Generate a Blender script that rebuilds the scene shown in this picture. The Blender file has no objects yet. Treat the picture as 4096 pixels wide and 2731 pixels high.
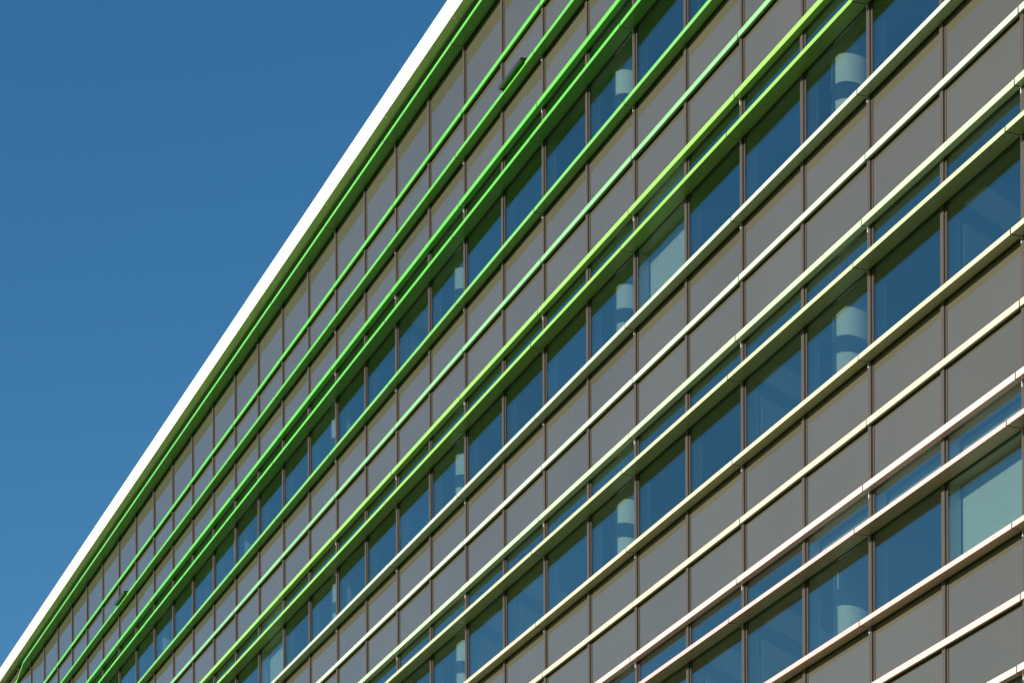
import bpy, math, random
from mathutils import Matrix, Vector
random.seed(7)
scene = bpy.context.scene
COL = scene.collection

# ------------------------------------------------------------------ camera
THETA = math.radians(21.29207652156376); ROLL = math.radians(-0.24044565)
CAM_DIST = 19.873070482402298; FOCAL_PX = 11466.0401; HORIZON = 6232.6378
cam = bpy.data.cameras.new('camera'); cam_ob = bpy.data.objects.new('camera', cam); COL.objects.link(cam_ob)
cam.sensor_fit = 'HORIZONTAL'; cam.sensor_width = 36.0; cam.lens = FOCAL_PX / 4096 * 36.0
_off = HORIZON - 1365.5
cam.shift_x = math.sin(ROLL) * _off / 4096
cam.shift_y = math.cos(ROLL) * _off / 4096
cam.clip_start = 0.5; cam.clip_end = 6000
fwd = Vector((-math.cos(THETA), math.sin(THETA), 0)); rgt = Vector((math.sin(THETA), math.cos(THETA), 0)); up = Vector((0, 0, 1))
c, s = math.cos(ROLL), math.sin(ROLL)
r2 = rgt * c + up * s; u2 = -rgt * s + up * c; b2 = -fwd
cam_ob.matrix_world = Matrix(((r2.x, u2.x, b2.x, 0), (r2.y, u2.y, b2.y, -CAM_DIST), (r2.z, u2.z, b2.z, 0), (0, 0, 0, 1)))
scene.camera = cam_ob

# ------------------------------------------------------------------ sky, sun, exposure
SUN_EL = math.radians(21.0); SUN_SIDE = math.radians(7.5)      # sun stands in front of the facade, a little to the right
sun_dir = Vector((math.sin(SUN_SIDE) * math.cos(SUN_EL), -math.cos(SUN_SIDE) * math.cos(SUN_EL), math.sin(SUN_EL)))
world = bpy.data.worlds.new('World'); scene.world = world; world.use_nodes = True
wn = world.node_tree.nodes; wl = world.node_tree.links
for n in list(wn): wn.remove(n)
sky = wn.new('ShaderNodeTexSky'); sky.sky_type = 'NISHITA'; sky.sun_disc = False
sky.sun_elevation = SUN_EL; sky.sun_rotation = math.pi - SUN_SIDE
sky.air_density = 1.0; sky.dust_density = 0.3; sky.ozone_density = 3.0; sky.altitude = 200
sat = wn.new('ShaderNodeHueSaturation'); sat.inputs['Hue'].default_value = .493; sat.inputs['Saturation'].default_value = 1.27; sat.inputs['Value'].default_value = 1.03   # a polarised, deep winter sky
bg = wn.new('ShaderNodeBackground'); bg.inputs[1].default_value = 0.064
wo = wn.new('ShaderNodeOutputWorld'); wl.new(sky.outputs[0], sat.inputs['Color']); wl.new(sat.outputs[0], bg.inputs[0]); wl.new(bg.outputs[0], wo.inputs[0])
sun = bpy.data.lights.new('sun', 'SUN'); sun.energy = 5.0; sun.angle = math.radians(0.53); sun.color = (1.0, 0.95, 0.87)
sun_ob = bpy.data.objects.new('sun', sun); COL.objects.link(sun_ob)
sun_ob.location = (0, -60, 60); sun_ob.rotation_euler = sun_dir.to_track_quat('Z', 'Y').to_euler()
vs = scene.view_settings
vs.view_transform = 'Standard'; vs.look = 'None'; vs.exposure = 0.9; vs.gamma = 1.0; vs.use_curve_mapping = False
scene.cycles.max_bounces = 10; scene.cycles.diffuse_bounces = 5; scene.cycles.glossy_bounces = 5
scene.cycles.caustics_reflective = False; scene.cycles.transparent_max_bounces = 24; scene.cycles.sample_clamp_indirect = 8.0

# ------------------------------------------------------------------ helpers
def tag(o, label=None, cat=None, group=None, kind=None):
    if label: o['label'] = label
    if cat: o['category'] = cat
    if group: o['group'] = group
    if kind: o['kind'] = kind
    return o

class MB:
    """collects boxes and quads, each with a material index, into one mesh"""
    def __init__(self): self.v = []; self.f = []; self.m = []
    def box(self, x0, x1, y0, y1, z0, z1, mi=0):
        n = len(self.v)
        self.v += [(x0,y0,z0),(x1,y0,z0),(x1,y1,z0),(x0,y1,z0),(x0,y0,z1),(x1,y0,z1),(x1,y1,z1),(x0,y1,z1)]
        for q in ((0,3,2,1),(4,5,6,7),(0,1,5,4),(1,2,6,5),(2,3,7,6),(3,0,4,7)):
            self.f.append(tuple(n+i for i in q)); self.m.append(mi)
        return self
    def prism(self, poly, z0, z1, mi=0):
        """vertical prism over a plan polygon (counter-clockwise from above)"""
        n = len(self.v); k = len(poly)
        self.v += [(x,y,z0) for x,y in poly] + [(x,y,z1) for x,y in poly]
        self.f.append(tuple(n+i for i in reversed(range(k)))); self.f.append(tuple(n+k+i for i in range(k)))
        self.m += [mi, mi]
        for i in range(k):
            j = (i+1) % k; self.f.append((n+i, n+j, n+k+j, n+k+i)); self.m.append(mi)
        return self
    def bar_x(self, prof, x0, x1, mi=0):
        """profile of (y,z) points extruded along x"""
        n = len(self.v); k = len(prof)
        self.v += [(x0,y,z) for y,z in prof] + [(x1,y,z) for y,z in prof]
        self.f.append(tuple(n+i for i in range(k))); self.f.append(tuple(n+k+i for i in reversed(range(k)))); self.m += [mi, mi]
        for i in range(k):
            j = (i+1) % k; self.f.append((n+j, n+i, n+k+i, n+k+j)); self.m.append(mi)
        return self
    def mesh(self, name, *mats):
        me = bpy.data.meshes.new(name); me.from_pydata(self.v, [], self.f)
        for m in mats: me.materials.append(m)
        me.polygons.foreach_set('material_index', self.m); me.update(); return me

def obj(name, me, parent=None, loc=(0,0,0), rot=None):
    o = bpy.data.objects.new(name, me); COL.objects.link(o); o.location = loc
    if rot: o.rotation_euler = rot
    if parent: o.parent = parent
    return o
def empty(name, loc=(0,0,0)):
    o = bpy.data.objects.new(name, None); COL.objects.link(o); o.location = loc; return o

# ------------------------------------------------------------------ materials
def new_mat(name):
    m = bpy.data.materials.new(name); m.use_nodes = True
    nt = m.node_tree; bsdf = nt.nodes['Principled BSDF']; return m, nt, bsdf
def mottled(nt, bsdf, col, amount, scale, stretch=(1,1,1)):
    tc = nt.nodes.new('ShaderNodeTexCoord'); mp = nt.nodes.new('ShaderNodeMapping'); mp.inputs['Scale'].default_value = stretch
    no = nt.nodes.new('ShaderNodeTexNoise'); no.inputs['Scale'].default_value = scale; no.inputs['Detail'].default_value = 5
    geo = nt.nodes.new('ShaderNodeNewGeometry')
    hs = nt.nodes.new('ShaderNodeHueSaturation'); hs.inputs['Color'].default_value = (*col, 1)
    mr = nt.nodes.new('ShaderNodeMapRange'); mr.inputs['From Min'].default_value = .3; mr.inputs['From Max'].default_value = .7
    mr.inputs['To Min'].default_value = 1-amount; mr.inputs['To Max'].default_value = 1+amount
    nt.links.new(geo.outputs['Position'], mp.inputs['Vector']); nt.links.new(mp.outputs['Vector'], no.inputs['Vector'])
    oi = nt.nodes.new('ShaderNodeObjectInfo'); rr = nt.nodes.new('ShaderNodeMapRange'); rr.inputs['To Min'].default_value = 1-amount*.7; rr.inputs['To Max'].default_value = 1+amount*.7
    mul = nt.nodes.new('ShaderNodeMath'); mul.operation = 'MULTIPLY'
    nt.links.new(oi.outputs['Random'], rr.inputs['Value']); nt.links.new(rr.outputs['Result'], mul.inputs[1])
    nt.links.new(no.outputs['Fac'], mr.inputs['Value']); nt.links.new(mr.outputs['Result'], mul.inputs[0]); nt.links.new(mul.outputs[0], hs.inputs['Value'])
    nt.links.new(hs.outputs['Color'], bsdf.inputs['Base Color'])
def paint(name, col, rough=.5, spec=.5, coat=0.0, amount=.03, scale=1.2, metal=0.0):
    m, nt, b = new_mat(name)
    mottled(nt, b, col, amount, scale, (1, 1, .35))
    b.inputs['Roughness'].default_value = rough; b.inputs['Specular IOR Level'].default_value = spec
    b.inputs['Coat Weight'].default_value = coat; b.inputs['Coat Roughness'].default_value = .35; b.inputs['Metallic'].default_value = metal
    return m
def glass_mat(name, tint, r0, gcol=(1,1,1)):
    m = bpy.data.materials.new(name); m.use_nodes = True; nt = m.node_tree
    for n in list(nt.nodes): nt.nodes.remove(n)
    out = nt.nodes.new('ShaderNodeOutputMaterial'); mix = nt.nodes.new('ShaderNodeMixShader')
    tr = nt.nodes.new('ShaderNodeBsdfTransparent'); tr.inputs[0].default_value = (*tint, 1)
    gl = nt.nodes.new('ShaderNodeBsdfGlossy'); gl.inputs['Roughness'].default_value = 0.0; gl.inputs['Color'].default_value = (*gcol, 1)
    geo = nt.nodes.new('ShaderNodeNewGeometry'); dot = nt.nodes.new('ShaderNodeVectorMath'); dot.operation = 'DOT_PRODUCT'
    nt.links.new(geo.outputs['Normal'], dot.inputs[0]); nt.links.new(geo.outputs['Incoming'], dot.inputs[1])
    ab = nt.nodes.new('ShaderNodeMath'); ab.operation = 'ABSOLUTE'; nt.links.new(dot.outputs['Value'], ab.inputs[0])
    inv = nt.nodes.new('ShaderNodeMath'); inv.operation = 'SUBTRACT'; inv.inputs[0].default_value = 1; nt.links.new(ab.outputs[0], inv.inputs[1])
    pw = nt.nodes.new('ShaderNodeMath'); pw.operation = 'POWER'; pw.inputs[1].default_value = 5; nt.links.new(inv.outputs[0], pw.inputs[0])
    ma = nt.nodes.new('ShaderNodeMath'); ma.operation = 'MULTIPLY_ADD'; ma.inputs[1].default_value = 1-r0; ma.inputs[2].default_value = r0
    oi = nt.nodes.new('ShaderNodeObjectInfo'); rr = nt.nodes.new('ShaderNodeMapRange'); rr.inputs['To Min'].default_value = r0*.84; rr.inputs['To Max'].default_value = r0*1.14
    nt.links.new(oi.outputs['Random'], rr.inputs['Value']); nt.links.new(rr.outputs['Result'], ma.inputs[2])
    nt.links.new(pw.outputs[0], ma.inputs[0]); nt.links.new(ma.outputs[0], mix.inputs[0])
    nt.links.new(tr.outputs[0], mix.inputs[1]); nt.links.new(gl.outputs[0], mix.inputs[2]); nt.links.new(mix.outputs[0], out.inputs[0])
    return m

M = {}
GREEN = (.095, .39, .045)
FIN_COL = {
 'parapet': (.64,.64,.44), 'T1': GREEN, 'T2': GREEN, 'T3': GREEN, 'C1': (.100,.40,.045), 'D1': (.094,.40,.042),
 'A2': (.135,.38,.080), 'B2': (.19,.38,.17), 'C2': (.225,.42,.080), 'D2': (.210,.42,.070),
 'A3': (.375,.45,.335), 'B3': (.39,.45,.35), 'C3': (.375,.475,.295), 'D3': (.385,.43,.245),
 'A4': (.45,.41,.28), 'B4': (.475,.42,.30), 'C4': (.56,.40,.365), 'D4': (.57,.35,.32), 'A5': (.57,.345,.315), 'B5': (.55,.37,.34)}
for k_, c_ in FIN_COL.items():
    M[k_] = paint('fin_paint_' + k_, c_, rough=.3, spec=.5, coat=.0)
M['spandrel'], _nt, _b = new_mat('back_painted_glass')
mottled(_nt, _b, (.070,.0620,.0425), .06, .35)
_b.inputs['Roughness'].default_value = .03; _b.inputs['IOR'].default_value = 1.52
_b.inputs['Coat Weight'].default_value = .75; _b.inputs['Coat Roughness'].default_value = .01; _b.inputs['Coat IOR'].default_value = 1.5
M['bronze'] = paint('bronze_anodised', (.064,.050,.037), rough=.38, spec=.5, amount=.06, scale=6)
M['frame_dark'] = paint('dark_frame', (.035,.032,.028), rough=.4)
M['inner_frame'] = paint('interior_frame', (.60,.61,.61), rough=.5)
M['glass'] = glass_mat('coated_glass', (.72,.80,.75), .26, (1.0,1.0,.96))
M['ceiling'] = paint('ceiling_tile', (.4,.4,.39), rough=.8)
M['carpet'] = paint('carpet', (.03,.03,.035), rough=.95)
M['plaster'] = paint('plaster', (.30,.30,.29), rough=.8)
M['core'] = paint('core_wall', (.10,.10,.10), rough=.8)
M['column'] = paint('column_paint', (.68,.68,.66), rough=.7, amount=.02, scale=8)
M['bounce_cut'] = paint('bounce_cut_top', (.055,.052,.045), rough=.95, spec=.1, amount=.3, scale=2)       # unseen fin tops darkened to cut the bounce light on undersides
M['roof'] = paint('roof_membrane', (.22,.22,.21), rough=.9)
M['pipe'] = paint('dark_pipe', (.02,.021,.022), rough=.18, spec=.8)
M['flap'] = paint('dark_flap', (.030,.024,.020), rough=.3)
# woven blind fabric
M['blind'], _nt, _b = new_mat('blind_fabric')
_geo = _nt.nodes.new('ShaderNodeNewGeometry'); _mp = _nt.nodes.new('ShaderNodeMapping'); _mp.inputs['Scale'].default_value = (1, 1, .08)
_no = _nt.nodes.new('ShaderNodeTexNoise'); _no.inputs['Scale'].default_value = 120; _no.inputs['Detail'].default_value = 3
_cr = _nt.nodes.new('ShaderNodeValToRGB'); _cr.color_ramp.elements[0].color = (.42,.42,.41,1); _cr.color_ramp.elements[1].color = (.70,.70,.68,1)
_nt.links.new(_geo.outputs['Position'], _mp.inputs['Vector']); _nt.links.new(_mp.outputs['Vector'], _no.inputs['Vector'])
_nt.links.new(_no.outputs['Fac'], _cr.inputs[0]); _nt.links.new(_cr.outputs[0], _b.inputs['Base Color']); _b.inputs['Roughness'].default_value = .9
# ground: mown grass with paler worn patches
M['ground'], _nt, _b = new_mat('ground_cover')
_geo = _nt.nodes.new('ShaderNodeNewGeometry'); _no = _nt.nodes.new('ShaderNodeTexNoise'); _no.inputs['Scale'].default_value = .08; _no.inputs['Detail'].default_value = 8
_cr = _nt.nodes.new('ShaderNodeValToRGB'); _cr.color_ramp.elements[0].position = .35; _cr.color_ramp.elements[1].position = .65
_cr.color_ramp.elements[0].color = (.066,.140,.020,1); _cr.color_ramp.elements[1].color = (.140,.160,.070,1)
_nt.links.new(_geo.outputs['Position'], _no.inputs['Vector']); _nt.links.new(_no.outputs['Fac'], _cr.inputs[0]); _nt.links.new(_cr.outputs[0], _b.inputs['Base Color'])
_b.inputs['Roughness'].default_value = .95; _b.inputs['Specular IOR Level'].default_value = 0.0

# ------------------------------------------------------------------ measures of the building
BAY = 2.1; X0 = -34.63581; JOINT = .03
def mx(k): return X0 - BAY * k                      # left edge of mullion k (k grows towards the left of the picture)
K_RIGHT, K_LEFT = -10, 43
Y_MULL = -.040; Y_GLASS = -.006
STOREY = 3.831
ROWS = []                                            # name, bottom z, height, projection, material key
ROWS += [('T1', 30.081, .068, .288, 'T1'), ('T2', 28.733, .088, .085, 'T2'), ('T3', 27.838, .070, .213, 'T3')]
A_Z = {n: 24.920 - STOREY * (n - 2) for n in range(2, 9)}
def zA(n): return A_Z[n]
for n in range(1, 9):
    za = 24.920 - STOREY * (n - 2)
    key = str(n) if n <= 4 else None
    if n >= 2: ROWS.append(('A', za, .072, .213, 'A%d' % n if n <= 5 else 'A5')); ROWS.append(('B', za - .925, .090, .085, 'B%d' % n if n <= 5 else 'B5'))
    if n < 8:
        ROWS.append(('C', za - 1.878, .090, .148, 'C%d' % n if n <= 4 else 'C4'))
        ROWS.append(('D', za - 2.508, .067, .288, 'D%d' % n if n <= 4 else 'D4'))

# ---- what the camera's frame takes in: those pieces are built one by one, the rest joined
def in_frame(x0, x1, y0, y1, z0, z1, margin=60):
    us, vs_ = [], []
    for x in (x0, x1):
        for y in (y0, y1):
            for z in (z0, z1):
                yd = y + CAM_DIST; zc = -x*math.cos(THETA) + yd*math.sin(THETA); xc = x*math.sin(THETA) + yd*math.cos(THETA)
                if zc < 1: return False
                u = FOCAL_PX*xc/zc; v = HORIZON - FOCAL_PX*z/zc - 1365.5
                us.append(2048 + u*c - v*s); vs_.append(1365.5 + u*s + v*c)
    if max(us) < -margin or min(us) > 4096+margin or max(vs_) < -margin or min(vs_) > 2731+margin: return False
    # long slanting pieces: test points along the piece
    for t in range(0, 41):
        x = x0 + (x1-x0)*t/40
        for z in (z0, (z0+z1)/2, z1):
            yd = y0 + CAM_DIST; zc = -x*math.cos(THETA) + yd*math.sin(THETA); xc = x*math.sin(THETA) + yd*math.cos(THETA)
            u = FOCAL_PX*xc/zc; v = HORIZON - FOCAL_PX*z/zc - 1365.5
            px, py = 2048 + u*c - v*s, 1365.5 + u*s + v*c
            if -margin < px < 4096+margin and -margin < py < 2731+margin: return True
    return False

# ------------------------------------------------------------------ ground
g = MB(); g.v = [(-3000,-3000,-1.6),(3000,-3000,-1.6),(3000,3000,-1.6),(-3000,3000,-1.6)]; g.f = [(0,1,2,3)]; g.m = [0]
tag(obj('ground', g.mesh('ground', M['ground'])), kind='structure')

# ------------------------------------------------------------------ the building
XL, XR = mx(K_LEFT), mx(K_RIGHT)
B = empty('office_building', ((XL+XR)/2, 0, -1.6))
tag(B, 'long glass office building striped with green, cream and pink horizontal sunshade fins', 'building')
BI = Matrix.Translation((-(XL+XR)/2, 0, 1.6))
def part(name, me, loc=(0,0,0), rot=None, parent=None):
    p = parent or B
    o = obj(name, me, p, loc, rot)
    if p is B: o.location = BI @ Vector(loc)
    return o
counts = {}
STUFF = {}
def stuff(name, mats):
    if name not in STUFF: STUFF[name] = (MB(), mats)
    return STUFF[name][0]

# storeys behind the glass: slab, ceiling, back wall, columns
ZTOP = 31.02
win_levels = []                                     # (ceiling z = C bottom, D bottom z, sill z = A top)
for n in range(1, 8):
    za = 24.920 - STOREY*(n-2); win_levels.append((n, za-1.878, za-2.508, za-STOREY+.072))
for i, (n, zc_, zd_, zs_) in enumerate(win_levels):
    # slab between this storey's ceiling and the floor of the storey above
    floor_above = (win_levels[i-1][3] - .62) if i else ZTOP - .25
    m = MB().box(XL+.2, XR-.2, .26, 17.6, zc_+.06, floor_above-.14, 0).box(XL+.2, XR-.2, .26, 17.6, floor_above-.139, floor_above, 1)
    part('floor_slab', m.mesh('floor_slab', M['ceiling'], M['carpet'] if i else M['roof']))
    # upstand wall behind the opaque panels
    ztop = (win_levels[i-1][3] - .03) if i else ZTOP - .1
    part('upstand_wall', MB().box(XL+.2, XR-.2, .03, .25, zc_+.05, ztop).mesh('upstand_wall', M['plaster']))
    part('core_wall', MB().box(XL+.2, XR-.2, 8.2, 8.4, zs_-.62, zc_+.06).mesh('core_wall', M['core']))
last = win_levels[-1]
part('base_storey', MB().box(XL+.2, XR-.2, .03, 17.6, -1.6, last[3]-.62).mesh('base_storey', M['plaster']))
part('end_wall', MB().box(XL, XL+.2, -.02, 17.8, -1.6, ZTOP).mesh('end_wall', M['plaster']))
part('end_wall', MB().box(XR-.2, XR, -.02, 17.8, -1.6, ZTOP).mesh('end_wall', M['plaster']))
part('rear_wall', MB().box(XL+.2, XR-.2, 17.6, 17.8, -1.6, ZTOP).mesh('rear_wall', M['plaster']))
# columns, one every four bays, .35 m radius
def column_mesh(h):
    N = 56; v = []; f = []
    for z in (0, h):
        v += [(.35*math.cos(2*math.pi*i/N), .35*math.sin(2*math.pi*i/N), z) for i in range(N)]
    f = [(i, (i+1) % N, N+(i+1) % N, N+i) for i in range(N)]
    me = bpy.data.meshes.new('column'); me.from_pydata(v, [], f); me.materials.append(M['column'])
    me.polygons.foreach_set('use_smooth', [True]*len(f)); me.update(); return me
colm = column_mesh(1.878+.072+.62+.05)
for (n, zc_, zd_, zs_) in win_levels:
    for k in range(K_RIGHT+4, K_LEFT-1, 4):
        if in_frame(mx(k)-.3, mx(k)+.4, .5, 1.2, zs_, zc_, 120): part('column', colm, (mx(k)+.04, .87, zs_-.62))

# partitions between rooms
prng = random.Random(3)
pmesh = MB().box(.03, .12, .27, 8.2, 0, 1.878+.072+.62+.05).mesh('partition_wall', M['plaster'])
for (n, zc_, zd_, zs_) in win_levels[:5]:
    for k in range(K_RIGHT+1, K_LEFT):
        if k % 4 != 2 and prng.random() < .16 and in_frame(mx(k), mx(k)+.1, .3, 3, zs_, zc_): part('partition_wall', pmesh, (mx(k), 0, zs_-.62))
# mullions
mm = MB()
z0m, z1m = -1.0, 30.62
mm.box(0, .043, Y_MULL, -.008, z0m, z1m, 0).box(.043, .048, -.034, -.008, z0m, z1m, 0).box(.048, .086, Y_MULL, -.008, z0m, z1m, 0)
mm.box(.086, .112, -.011, -.008, z0m, z1m, 1).box(.112, .132, -.016, -.008, z0m, z1m, 0)
mm.box(.036, .114, -.0075, .20, z0m, z1m, 2)
mullion = mm.mesh('mullion', M['bronze'], M['frame_dark'], M['inner_frame'])
for k in range(K_RIGHT, K_LEFT+1): part('mullion', mullion, (mx(k), 0, 0))

# glazing and panels, bay by bay
panel_meshes = {}
def panel_mesh(kind, h):
    key = (kind, round(h, 3))
    if key in panel_meshes: return panel_meshes[key]
    x0, x1 = .116, BAY+.034                           # between two mullion cores, from the left mullion's edge
    if kind == 'spandrel':
        me = MB().box(x0, x1, Y_GLASS, Y_GLASS+.03, 0, h).mesh('spandrel_panel', M['spandrel'])
    elif kind == 'pane':
        me = MB().box(x0+.021, x1-.021, Y_GLASS, Y_GLASS+.020, .031, h-.031).mesh('pane', M['glass'])
    elif kind == 'frame':
        t = .030; m = MB()
        m.box(x0, x1, Y_GLASS-.006, .018, h-t, h, 0).box(x0, x1, Y_GLASS-.006, .018, 0, t, 0)
        m.box(x0, x0+.02, Y_GLASS-.006, .018, t, h-t, 0).box(x1-.02, x1, Y_GLASS-.006, .018, t, h-t, 0)
        m.box(x0+.02, x1-.02, Y_GLASS-.010, Y_GLASS-.007, h-.020, h-.012, 1)          # bright bead in the dark head frame
        m.box(x0, x1, .020, .205, -.035, .035, 2).box(x0, x1, .020, .205, h-.035, h+.035, 2)  # deep inner transoms
        me = m.mesh('window', M['frame_dark'], M['bronze'], M['inner_frame'])
    panel_meshes[key] = me; return me
def jig(a=.0022): return (random.uniform(-a, a), 0, random.uniform(-a*.6, a*.6))
bands = []                                            # kind, z0, z1
bands.append(('spandrel', 30.081+.034, 30.60))
bands.append(('spandrel', 28.733+.044, 30.081+.030)); bands.append(('spandrel', 27.838+.035, 28.733+.040))
bands.append(('spandrel', win_levels[0][1]+.045, 27.838+.031))
for i, (n, zc_, zd_, zs_) in enumerate(win_levels):
    bands.append(('window', zd_+.034, zc_+.041)); bands.append(('window', zs_-.036, zd_+.030))
    if i+1 < len(win_levels):
        za = zs_ - .072; zb = za - .925; zn = win_levels[i+1][1]
        bands.append(('spandrel', zb+.045, za+.032)); bands.append(('spandrel', zn+.045, zb+.041))
for kind, z0, z1 in bands:
    h = z1 - z0
    for k in range(K_RIGHT+1, K_LEFT+1):
        vis = in_frame(mx(k), mx(k)+BAY, Y_GLASS, Y_GLASS, z0, z1)
        x = mx(k)
        if kind == 'spandrel':
            if vis: part('spandrel_panel', panel_mesh('spandrel', h), (x, 0, z0), jig())
            else: stuff('spandrel_panels', [M['spandrel']]).box(x+.116, x+BAY+.034, Y_GLASS, Y_GLASS+.03, z0, z1)
        else:
            if vis:
                w = part('window', panel_mesh('frame', h), (x, 0, z0))
                part('pane', panel_mesh('pane', h), (0, 0, 0), jig(.0012), parent=w)
            else:
                stuff('window_panes', [M['glass']]).box(x+.13, x+BAY+.02, Y_GLASS, Y_GLASS+.024, z0+.014, z1-.014)
                b_ = stuff('window_frames', [M['frame_dark']]); b_.box(x+.116, x+BAY+.034, -.023, -.018, z1-.03, z1); b_.box(x+.116, x+BAY+.034, -.023, -.018, z0, z0+.03)

# sunshade fins, each length two bays long with an open joint
GAP = .023
def fin_box(mb, x0, x1, y0, y1, z0, z1, cut_bounce):
    mb.box(x0, x1, y0, y1, z0, z1, 0); mb.m[-3] = 1; mb.m[-1] = 1      # dark end caps
    if cut_bounce: mb.m[-5] = 2          # top darkened against bounce light
    return mb
for (nm, z, h, p, key) in ROWS:
    me = None
    for k in range(K_RIGHT+1, K_LEFT-1, 2):
        xa = mx(k+2)+JOINT+GAP/2; xb = mx(k)+JOINT-GAP/2
        if nm == 'T1' and k >= 29:                      # the top fin tapers back to a narrow strip
            if k == 29:
                xm = mx(30)+JOINT; q = .085
                m = MB().prism([(xa,-q),(xm,-q),(xb,-p),(xb,Y_MULL-.002),(xa,Y_MULL-.002)], z, z+h)
                part('sunshade_fin', m.mesh('sunshade_fin', M[key])); continue
            p_ = .085
        else: p_ = p
        if in_frame(xa, xb, -p_, Y_MULL, z, z+h):
            if p_ != p:
                part('sunshade_fin', fin_box(MB(), xa, xb, -p_, Y_MULL-.002, z, z+h, nm not in ('D', 'T1')).mesh('sunshade_fin', M[key], M['frame_dark'], M['bounce_cut'])); continue
            if me is None: me = fin_box(MB(), 0, 2*BAY-GAP, -p, Y_MULL-.002, 0, h, nm not in ('D', 'T1')).mesh('sunshade_fin', M[key], M['frame_dark'], M['bounce_cut'])
            part('sunshade_fin', me, (xa, random.uniform(-.0015, .0015), z + random.uniform(-.0015, .0015)))
        else:
            fin_box(stuff('sunshade_fins_' + key, [M[key], M['frame_dark'], M['bounce_cut']]), xa, xb, -p_, Y_MULL-.002, z, z+h, nm not in ('D', 'T1'))

# small plates on the mullions under the fin joints
plate = MB().box(.024, .036, -.052, Y_MULL-.0005, -.088, -.001).mesh('bracket', M['inner_frame'])
for (nm, z, h, p, key) in ROWS:
    if nm in ('B', 'T2'): continue
    for k in range(K_RIGHT+1, K_LEFT-1, 2):
        if k < 15 and in_frame(mx(k), mx(k)+.1, -.05, -.04, z-.09, z, 10): part('bracket', plate, (mx(k), 0, z))
# dark strips added between fin and glass to block sky reflections in the slot
for (nm, z, h, p, key) in ROWS:
    part('fin_backing', MB().box(XL+.2, XR-.2, -.0405, -.0125, z+.008, z+h-.008).mesh('fin_backing', M['frame_dark']))
# parapet: fascia panels one bay long, return soffit, roof upstand and a dark rain pipe under it
PZ0, PZ1, PP = 30.618, 31.066, .290
pm = MB().bar_x([(-PP, PZ0), (.25, PZ0), (.25, PZ0+.05), (-PP+.04, PZ0+.05), (-PP+.04, PZ1-.03), (.25, PZ1-.03), (.25, PZ1), (-PP, PZ1)][::-1], 0, BAY-.014).mesh('parapet_panel', M['parapet'])
for k in range(K_RIGHT+1, K_LEFT+1):
    part('parapet_panel', pm, (mx(k)+JOINT+.004, 0, random.uniform(-.002, .002)))
N = 12; prof = [(-.058+.03*math.cos(2*math.pi*i/N), 30.575+.034*math.sin(2*math.pi*i/N)) for i in range(N)]
pp = MB().bar_x(prof[::-1], XL, XR).mesh('rain_pipe', M['pipe']); part('rain_pipe', pp)

for name, (b_, mats) in STUFF.items():
    o = part(name, b_.mesh(name, *mats)); o['kind'] = 'stuff'

# ------------------------------------------------------------------ vent flaps standing open above the third green fin
def vent_flap(x0, x1, label):
    r = empty('vent_flap', ((x0+x1)/2, -.03, 27.945)); tag(r, label, 'vent')
    w = (x1-x0)/2; r.rotation_euler = (math.radians(7), 0, 0)
    obj('panel', MB().box(-w+.012, w-.012, -.258, .01, .020, .055).mesh('panel', M['T3']), r)  # green light reflected from the fin below, put into the panel's colour
    m = MB().box(-w, w, -.272, -.258, 0, .058).box(-w, -w+.012, -.258, .01, 0, .058).box(w-.012, w, -.258, .01, 0, .058)
    obj('rim', m.mesh('rim', M['flap']), r)
    for sx in (-w*.7, w*.7):
        obj('stay', MB().box(sx-.012, sx+.012, -.12, .02, .004, .019).mesh('stay', M['flap']), r)
vent_flap(-50.87, -49.72, 'dark metal vent flap standing open above a green fin near the top centre')
vent_flap(-82.31, -81.13, 'small dark open vent flap above a green fin at the lower left')

# ------------------------------------------------------------------ roller blinds hanging inside windows
def roller_blind(k, ztop, zbot, label):
    x0, x1 = mx(k)+.135, mx(k)+BAY+.015; w = x1-x0
    r = empty('roller_blind', (x0, .222, zbot)); tag(r, label, 'blind', 'roller blinds inside the windows')
    h = ztop - zbot
    obj('fabric', MB().box(0, w, 0, .003, .02, h).mesh('fabric', M['blind']), r)
    obj('bottom_bar', MB().bar_x([(-.006,0),(.009,0),(.012,.012),(.009,.028),(-.006,.028),(-.010,.012)], -.006, w+.006).mesh('bottom_bar', M['inner_frame']), r)
    N = 14; obj('roller', MB().bar_x([(.03+.026*math.cos(-2*math.pi*i/N), h+.026*math.sin(-2*math.pi*i/N)) for i in range(N)], -.004, w+.004).mesh('roller', M['inner_frame']), r)
L = {n: (a, b_, c_) for n, a, b_, c_ in win_levels}
roller_blind(0, L[4][0]-.06, L[4][2]-.25, 'pale roller blind pulled fully down in the window at the right edge, between pink fins')
roller_blind(5, L[2][0]-.06, L[2][2]+.17, 'pale roller blind stopping just above a white fin, in the upper middle')
roller_blind(16, L[2][0]-.06, L[2][2]-.2, 'pale roller blind pulled down in a window at the bottom edge, left of centre')
roller_blind(1, L[4][0]-.06, L[4][1]-.02, 'short roller blind in the narrow upper pane left of the fully lowered one')
roller_blind(2, L[4][0]-.06, L[4][1]-.02, 'short roller blind in the narrow upper pane above the lowest white column')
roller_blind(-1, L[3][0]-.06, L[3][1]-.02, 'short roller blind in the narrow upper pane at the right edge, under a cream fin')
